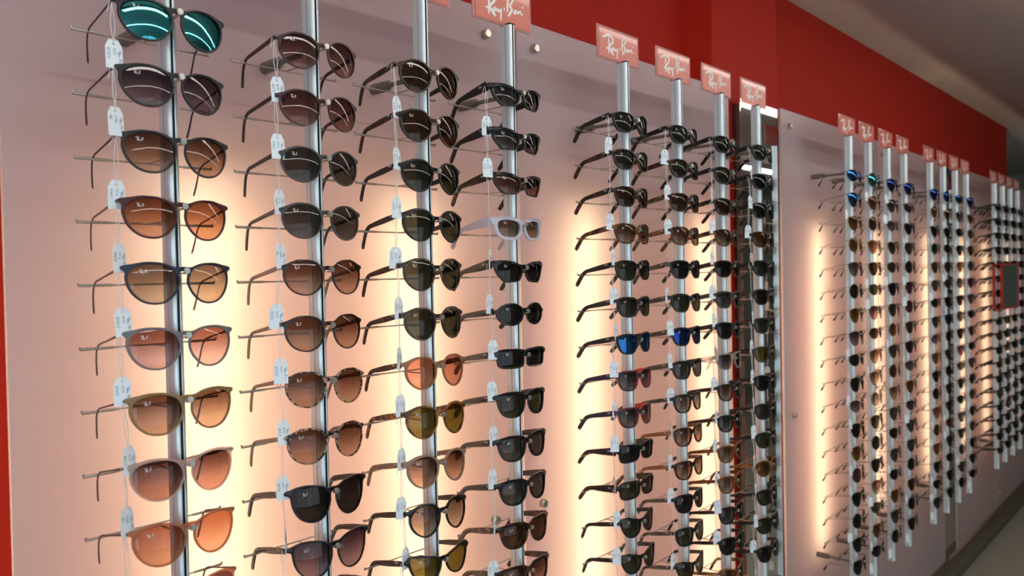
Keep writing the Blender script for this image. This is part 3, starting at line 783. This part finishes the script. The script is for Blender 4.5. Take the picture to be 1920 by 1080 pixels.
def tag_meshes(v, num1, num2):
    """card with clipped corners and a hole, pen writing and a looped thread; origin at the hinge"""
    w, h, drop = .0102, .036, .047+.0035*(v % 3)
    ca = .0045; zt = -drop
    out = [(-w, zt-h), (w, zt-h), (w, zt-.009), (w-ca, zt), (-w+ca, zt), (-w, zt-.009)]
    hole = [(.0016*math.cos(a*math.pi/5), zt-.0055+.0016*math.sin(a*math.pi/5)) for a in range(10)]
    cu = bpy.data.curves.new('c', 'CURVE'); cu.dimensions = '2D'; cu.fill_mode = 'BOTH'; cu.extrude = .00018
    for L in (out, hole):
        sp = cu.splines.new('POLY'); sp.points.add(len(L)-1); sp.use_cyclic_u = True
        for p, q in zip(sp.points, L): p.co = (q[0], q[1], 0, 1)
    ob = bpy.data.objects.new('tmp', cu); COL.objects.link(ob); bpy.context.view_layer.update()
    me = bpy.data.meshes.new_from_object(ob.evaluated_get(bpy.context.evaluated_depsgraph_get()))
    bpy.data.objects.remove(ob); bpy.data.curves.remove(cu); me.materials.clear()
    for q in me.vertices: q.co = (q.co.x, q.co.z, q.co.y)
    me.materials.append(M('paper'))
    bm = bmesh.new()
    def put(line, u, size):
        # writing runs down the card, turned a quarter
        z = zt-.011
        for ch in line:
            for st in DIG.get(ch, []):
                add_tube(bm, [(u+(p[1]-1)*size, -.0003, z-p[0]*size*.9) for p in st], .0002, 4)
            z -= size*1.3
    put(num1, .0005, .0017); put(num2, -.0062, .00155)
    for pts, wd in LOGO:   # the maker's name in the same hand
        add_tube(bm, [(.0068-(y-340-.327*(x-245)-110)*.0000105, -.0003, zt-.011-(x-245)*.000033) for x, y in pts], .00019, 4)
    ink = bm_mesh(bm, 'ink'); ink.materials.append(M('ink'))
    bm = bmesh.new(); R2 = random.Random(v)
    for sx in (-1, 1):
        add_tube(bm, [(0, 0, .002), (sx*.0012, -.0006, -.010), (sx*(.0018+R2.random()*.0012), -.0008, -drop*.6), (0, -.0006, zt-.0055)], .00055, 5)
    add_tube(bm, [(0, 0, .002), (-.001, .002, .003), (-.002, .0035, -.002), (-.0035-.004*R2.random(), .002, -.012)], .0005, 5)
    stg = bm_mesh(bm, 'thread', 60); stg.materials.append(M('string'))
    return me, ink, stg
for v, (a, b) in enumerate([('4171', '6515/13'), ('2180', '710/73'), ('4274', '601/13'), ('2140', '901'), ('4171', '622/55'), ('2186', '1294/3')]):
    TAGV[v] = tag_meshes(v, a, b)

def place(i, r):
    wire = 8 <= i <= 15
    if i < 8:
        lst = COLS[i]; spec, fw, lw = lst[min(r, len(lst)-1)]
        if i >= 6: spec = spec[:5]+(False,)
    elif wire:
        lm = FARLENS[i][r]; sh = 'teardrop' if (r*7+i) % 5 < 3 else ('wireround' if (r+i) % 2 else 'wireoval')
        fm = 'f_gold' if lm in ('amber', 'rust', 'brown', 'beige', 'deepbrown', 'green') else 'f_gun'
        spec = (sh, 'wire', fm, lm, fm, False)
        fw = ('gold wire' if fm == 'f_gold' else 'dark wire')+{'teardrop': ' teardrop', 'wireround': ' round', 'wireoval': ' oval'}[sh]; lw = LW[lm]
    else:
        lm = ['black', 'green', 'black', 'grey'][(r*3+i) % 4]; sh = 'square' if (r+i) % 3 else 'slab'
        fm = 'f_black' if (r*5+i) % 4 else 'f_matte'
        spec = (sh, 'thick', fm, lm, fm, False)
        fw = ('glossy' if fm == 'f_black' else 'matte')+' black '+('square' if sh == 'square' else 'rectangular'); lw = {'black': 'black', 'green': 'green', 'grey': 'grey'}[lm]
    g = glasses(spec)
    z = ROW0-PITCH*r
    yaw = math.radians(R_.uniform(-1.5, 1.5)); rol = math.radians(R_.uniform(.2, 2.2) if i < 4 else R_.uniform(-.8, 1.2))
    g.location = (rod_x(i)-.001+R_.uniform(-.001, .001), D-.0300, z-.0016)
    g.rotation_euler = Euler((g['pitch'], rol*.6, yaw), 'XYZ')
    g['label'] = '%s sunglasses, %s lenses, %s row of %s rod from left' % (fw, lw, ORD[r], ORD[i])
    g['category'] = 'sunglasses'
    g['group'] = ('sunglasses on the leftmost four rods', 'sunglasses on the second set of rods', 'wire sunglasses on the third set of rods', 'wire sunglasses on the fourth set of rods', 'dark sunglasses on the farthest rods')[i//4]
    return g, spec
for i in range(20):
    nr = visible_rows(i)
    for r in range(nr):
        g, spec = place(i, r)
        if i > 7 and R_.random() < .10: continue
        if i >= 16 and R_.random() < .4: continue
        s = SHAPES.get(spec[0]) or WIRES[spec[0]]
        m = Euler(g.rotation_euler).to_matrix()
        hp = m @ Vector((-(s['hx']-1.0)/1000, yf(s['hx']/1000)+.003, s['hz']/1000-.002)) + g.location
        v = R_.randrange(6); card, ink, stg = TAGV[v]
        t = empty('price_tag', hp, 'white paper price tag hanging by thread from %s row of %s rod from left' % (ORD[r], ORD[i]), 'price tag',
                  'price tags on the display rods')
        ang = R_.choice([0, .25, -.3, .5, -.55, .15, .9, -.1]) if i else R_.choice([.2, -.1, .4, 1.15, 0])
        t.rotation_euler = (R_.uniform(-.05, .05)-.04, R_.uniform(-.06, .06), ang)
        link('thread', stg, None, t)
        c = link('card', card, None, t)
        if i < 8: link('handwriting', ink, None, c)

# ------------------------------------------------------------------ room
def struct(name, bm, mat, smooth=None, parent=None):
    o = link(name, bm_mesh(bm, name, smooth), mat, parent)
    if parent is None: o['kind'] = 'structure'
    return o
XL, XR, YB, YF = -3.0, 7.13, 1.30, -4.0
CZ = H+1.065
bm = bmesh.new(); add_box(bm, XL-.1, 11, YF-.1, 3.4, -.1, 0); struct('floor', bm, 'floor')
bm = bmesh.new(); add_box(bm, XL-.1, 11, YF-.1, 3.4, CZ, CZ+.1); struct('ceiling', bm, 'ceil')
bm = bmesh.new(); add_box(bm, XL, XR, YB, YB+.15, 0, CZ); struct('wall_back', bm, 'redwall')
bm = bmesh.new(); add_box(bm, 2.26, 2.735, 1.20, YB, 0, CZ); struct('trim_1', bm, 'redwall')
bm = bmesh.new(); add_box(bm, XR, 11, 3.3, 3.4, 0, CZ); struct('wall_alcove', bm, 'greenwall')
bm = bmesh.new(); add_box(bm, 10.9, 11, YF, 3.3, 0, CZ); struct('wall_right', bm, 'greenwall')
bm = bmesh.new(); add_box(bm, XL, XR, 1.10, YB, 0, .055, .004); struct('baseboard_back', bm, 'plinth', 40)
# opposite wall: shop front with tall glazed bays
bm = bmesh.new(); add_box(bm, XL-.1, 11, YF-.1, YF, 0, .12); add_box(bm, XL-.1, 11, YF-.1, YF, 2.35, CZ)
add_box(bm, 3.2, 11, YF-.1, YF, .12, 2.35); struct('wall_front', bm, 'whitewall')
for n, (a, b) in enumerate(((-2.9, -1.5), (-1.4, 0.0), (.1, 1.5), (1.6, 3.1))):
    bm = bmesh.new(); add_box(bm, a, b, YF-.06, YF-.05, .12, 2.35); w = struct('window_%d' % (n+1), bm, 'daylight2')
    bm = bmesh.new(); add_box(bm, a-.05, a+.02, YF-.05, YF+.02, .12, 2.35); add_box(bm, b-.02, b+.05, YF-.05, YF+.02, .12, 2.35)
    add_box(bm, a, b, YF-.05, YF+.02, .10, .16); add_box(bm, a, b, YF-.05, YF+.02, 2.31, 2.37)
    k = (b-a)/11
    for q in range(1, 11): add_box(bm, a+q*k-.03, a+q*k+.03, YF-.05, YF+.01, .12, 2.35)
    struct('window_frame', bm, 'mullion', parent=w)
bm = bmesh.new(); add_box(bm, XL-.1, XL, YF, 1.3, 0, .3); add_box(bm, XL-.1, XL, YF, 1.3, 2.4, CZ); add_box(bm, XL-.1, XL, .6, 1.3, .3, 2.4)
struct('wall_left', bm, 'whitewall')
bm = bmesh.new(); add_box(bm, XL-.06, XL-.05, YF, .6, .3, 2.4); w = struct('window_5', bm, 'daylight')
bm = bmesh.new()
for y in (-3.95, -2.45, -.95, .55): add_box(bm, XL-.05, XL+.02, y-.04, y+.04, .3, 2.4)
struct('window_frame', bm, 'mullion', parent=w)

# opal light panels with bolts, tubes behind
def bolt_mesh():
    bm = bmesh.new()
    add_cyl(bm, (0, 0, 0), (0, -.010, 0), .0095, seg=24); add_cyl(bm, (0, -.010, 0), (0, -.0125, 0), .0095, .0078, seg=24)
    add_cyl(bm, (0, .008, 0), (0, .12, 0), .006, seg=12)
    return bm_mesh(bm, 'bolt', 35)
BOLT = bolt_mesh(); BOLT.materials.append(M('boltmetal'))
PAN = [(.313, 1.301), (1.307, 2.294), (2.680, 3.668), (3.678, 4.722), (4.970, 5.965), (5.975, 7.00)]
PZ0, PZ1 = .085, H+.563
for n, (a, b) in enumerate(PAN):
    t = empty('light_panel', (a, WY, PZ0), 'backlit pinkish opal acrylic wall panel with round bolts, %s panel from left' % ORD[n], 'light panel', 'backlit wall panels')
    bm = bmesh.new(); add_box(bm, 0, b-a, 0, .008, 0, PZ1-PZ0, 0)
    for f in bm.faces: f.material_index = 1 if f.normal.y > .5 else 0
    o = link('opal_sheet', bm_mesh(bm, 'sheet'), ['opal', 'clearback'], t)
    for bx in (.066 if n != 1 else .056, b-a-(.095 if n == 0 else .058)):
        for bz in (H+.508, H-.518, .18):
            k = link('bolt', BOLT, None, t); k.location = (bx, 0, bz-PZ0)
def tube_mesh():
    bm = bmesh.new(); add_cyl(bm, (0, 0, -1.19), (0, 0, .02), .013, seg=10); a = bm_mesh(bm, 'tube', 60)
    bm = bmesh.new(); add_cyl(bm, (0, 0, .02), (0, 0, .045), .0135, seg=12); add_cyl(bm, (0, 0, -1.215), (0, 0, -1.19), .0135, seg=12)
    add_box(bm, -.02, .02, .018, .04, -1.22, .05, .002); b = bm_mesh(bm, 'holder', 40)
    return a, b
TM, TH = tube_mesh(); TM.materials.append(M('tubelight')); TH.materials.append(M('lamphousing'))
for n, x in enumerate((.58, .99, 1.54, 2.13, 3.00, 3.655, 4.42, 5.13, 5.70, 6.40)):
    t = empty('fluorescent_lamp', (x, 1.243, H+.13), 'warm white vertical fluorescent tube glowing behind the wall panels, %s from left' % ORD[n], 'lamp', 'tubes behind the panels')
    link('tube', TM, None, t); link('holder', TH, None, t)

# mirror strips
for n, (a, b, z0, z1, y) in enumerate(((2.380, 2.657, .3, H+.556, 1.168), (4.735, 4.957, .085, H+.55, 1.168))):
    t = empty('wall_mirror', ((a+b)/2, y, z0), ('tall narrow mirror strip on red pillar beside the eighth rod', 'tall narrow mirror strip between the fourth and fifth light panels')[n], 'mirror')
    bm = bmesh.new(); add_box(bm, a-(a+b)/2, b-(a+b)/2, 0, .005, 0, z1-z0, .001); link('mirror_glass', bm_mesh(bm, 'glass'), 'mirror', t)
    bm = bmesh.new(); add_box(bm, a-(a+b)/2+.02, b-(a+b)/2-.02, .005, (1.20-y if n == 0 else 1.30-y), .02, z1-z0-.02); link('backing', bm_mesh(bm, 'backing'), 'mullion', t)

# square red-framed mirror hanging on the far rods
t = empty('framed_mirror', (5.065, .93, H-.113), 'square mirror in a thin red frame hanging in front of the farthest rods', 'mirror')
bm = bmesh.new(); w, h = .315, .125
for p in ((-w, w, h-.008, h), (-w, w, -h, -h+.008), (-w, -w+.010, -h, h), (w-.010, w, -h, h), (-.13, -.118, -h, h)):
    add_box(bm, p[0], p[1], -.006, .006, p[2], p[3])
link('frame', bm_mesh(bm, 'frame'), 'redframe', t)
bm = bmesh.new(); add_box(bm, -.118, w-.010, -.002, .003, -h+.008, h-.008); link('mirror_glass', bm_mesh(bm, 'glass'), 'mirror', t)
bm = bmesh.new()
for x in (-.2, .0, .2): add_cyl(bm, (x, .004, h-.006), (x, D-.93-.012, h-.006), .002, seg=8)
link('hanger', bm_mesh(bm, 'hanger', 40), 'wiremetal', t)

# ceiling lamps
for n, (x0, x1, y, w) in enumerate(((-.35, 5.1, .15, .032), (-1.2, 8.3, -1.2, .028))):
    t = empty('ceiling_light', ((x0+x1)/2, y, CZ), ('long slim ceiling light strip above the display', 'long slim ceiling light strip in the middle of the shop')[n], 'ceiling light')
    l = (x1-x0)/2
    bm = bmesh.new(); add_box(bm, -l-.02, l+.02, -w-.012, w+.012, -.045, 0, .004); link('housing', bm_mesh(bm, 'h', 40), 'lamphousing', t)
    bm = bmesh.new(); add_box(bm, -l, l, -w, w, -.062, -.0452, .004); link('diffuser', bm_mesh(bm, 'd', 40), 'lamplight', t)
for o in bpy.data.objects:
    for k in ('pitch', 'hinge'):
        if k in o: del o[k]
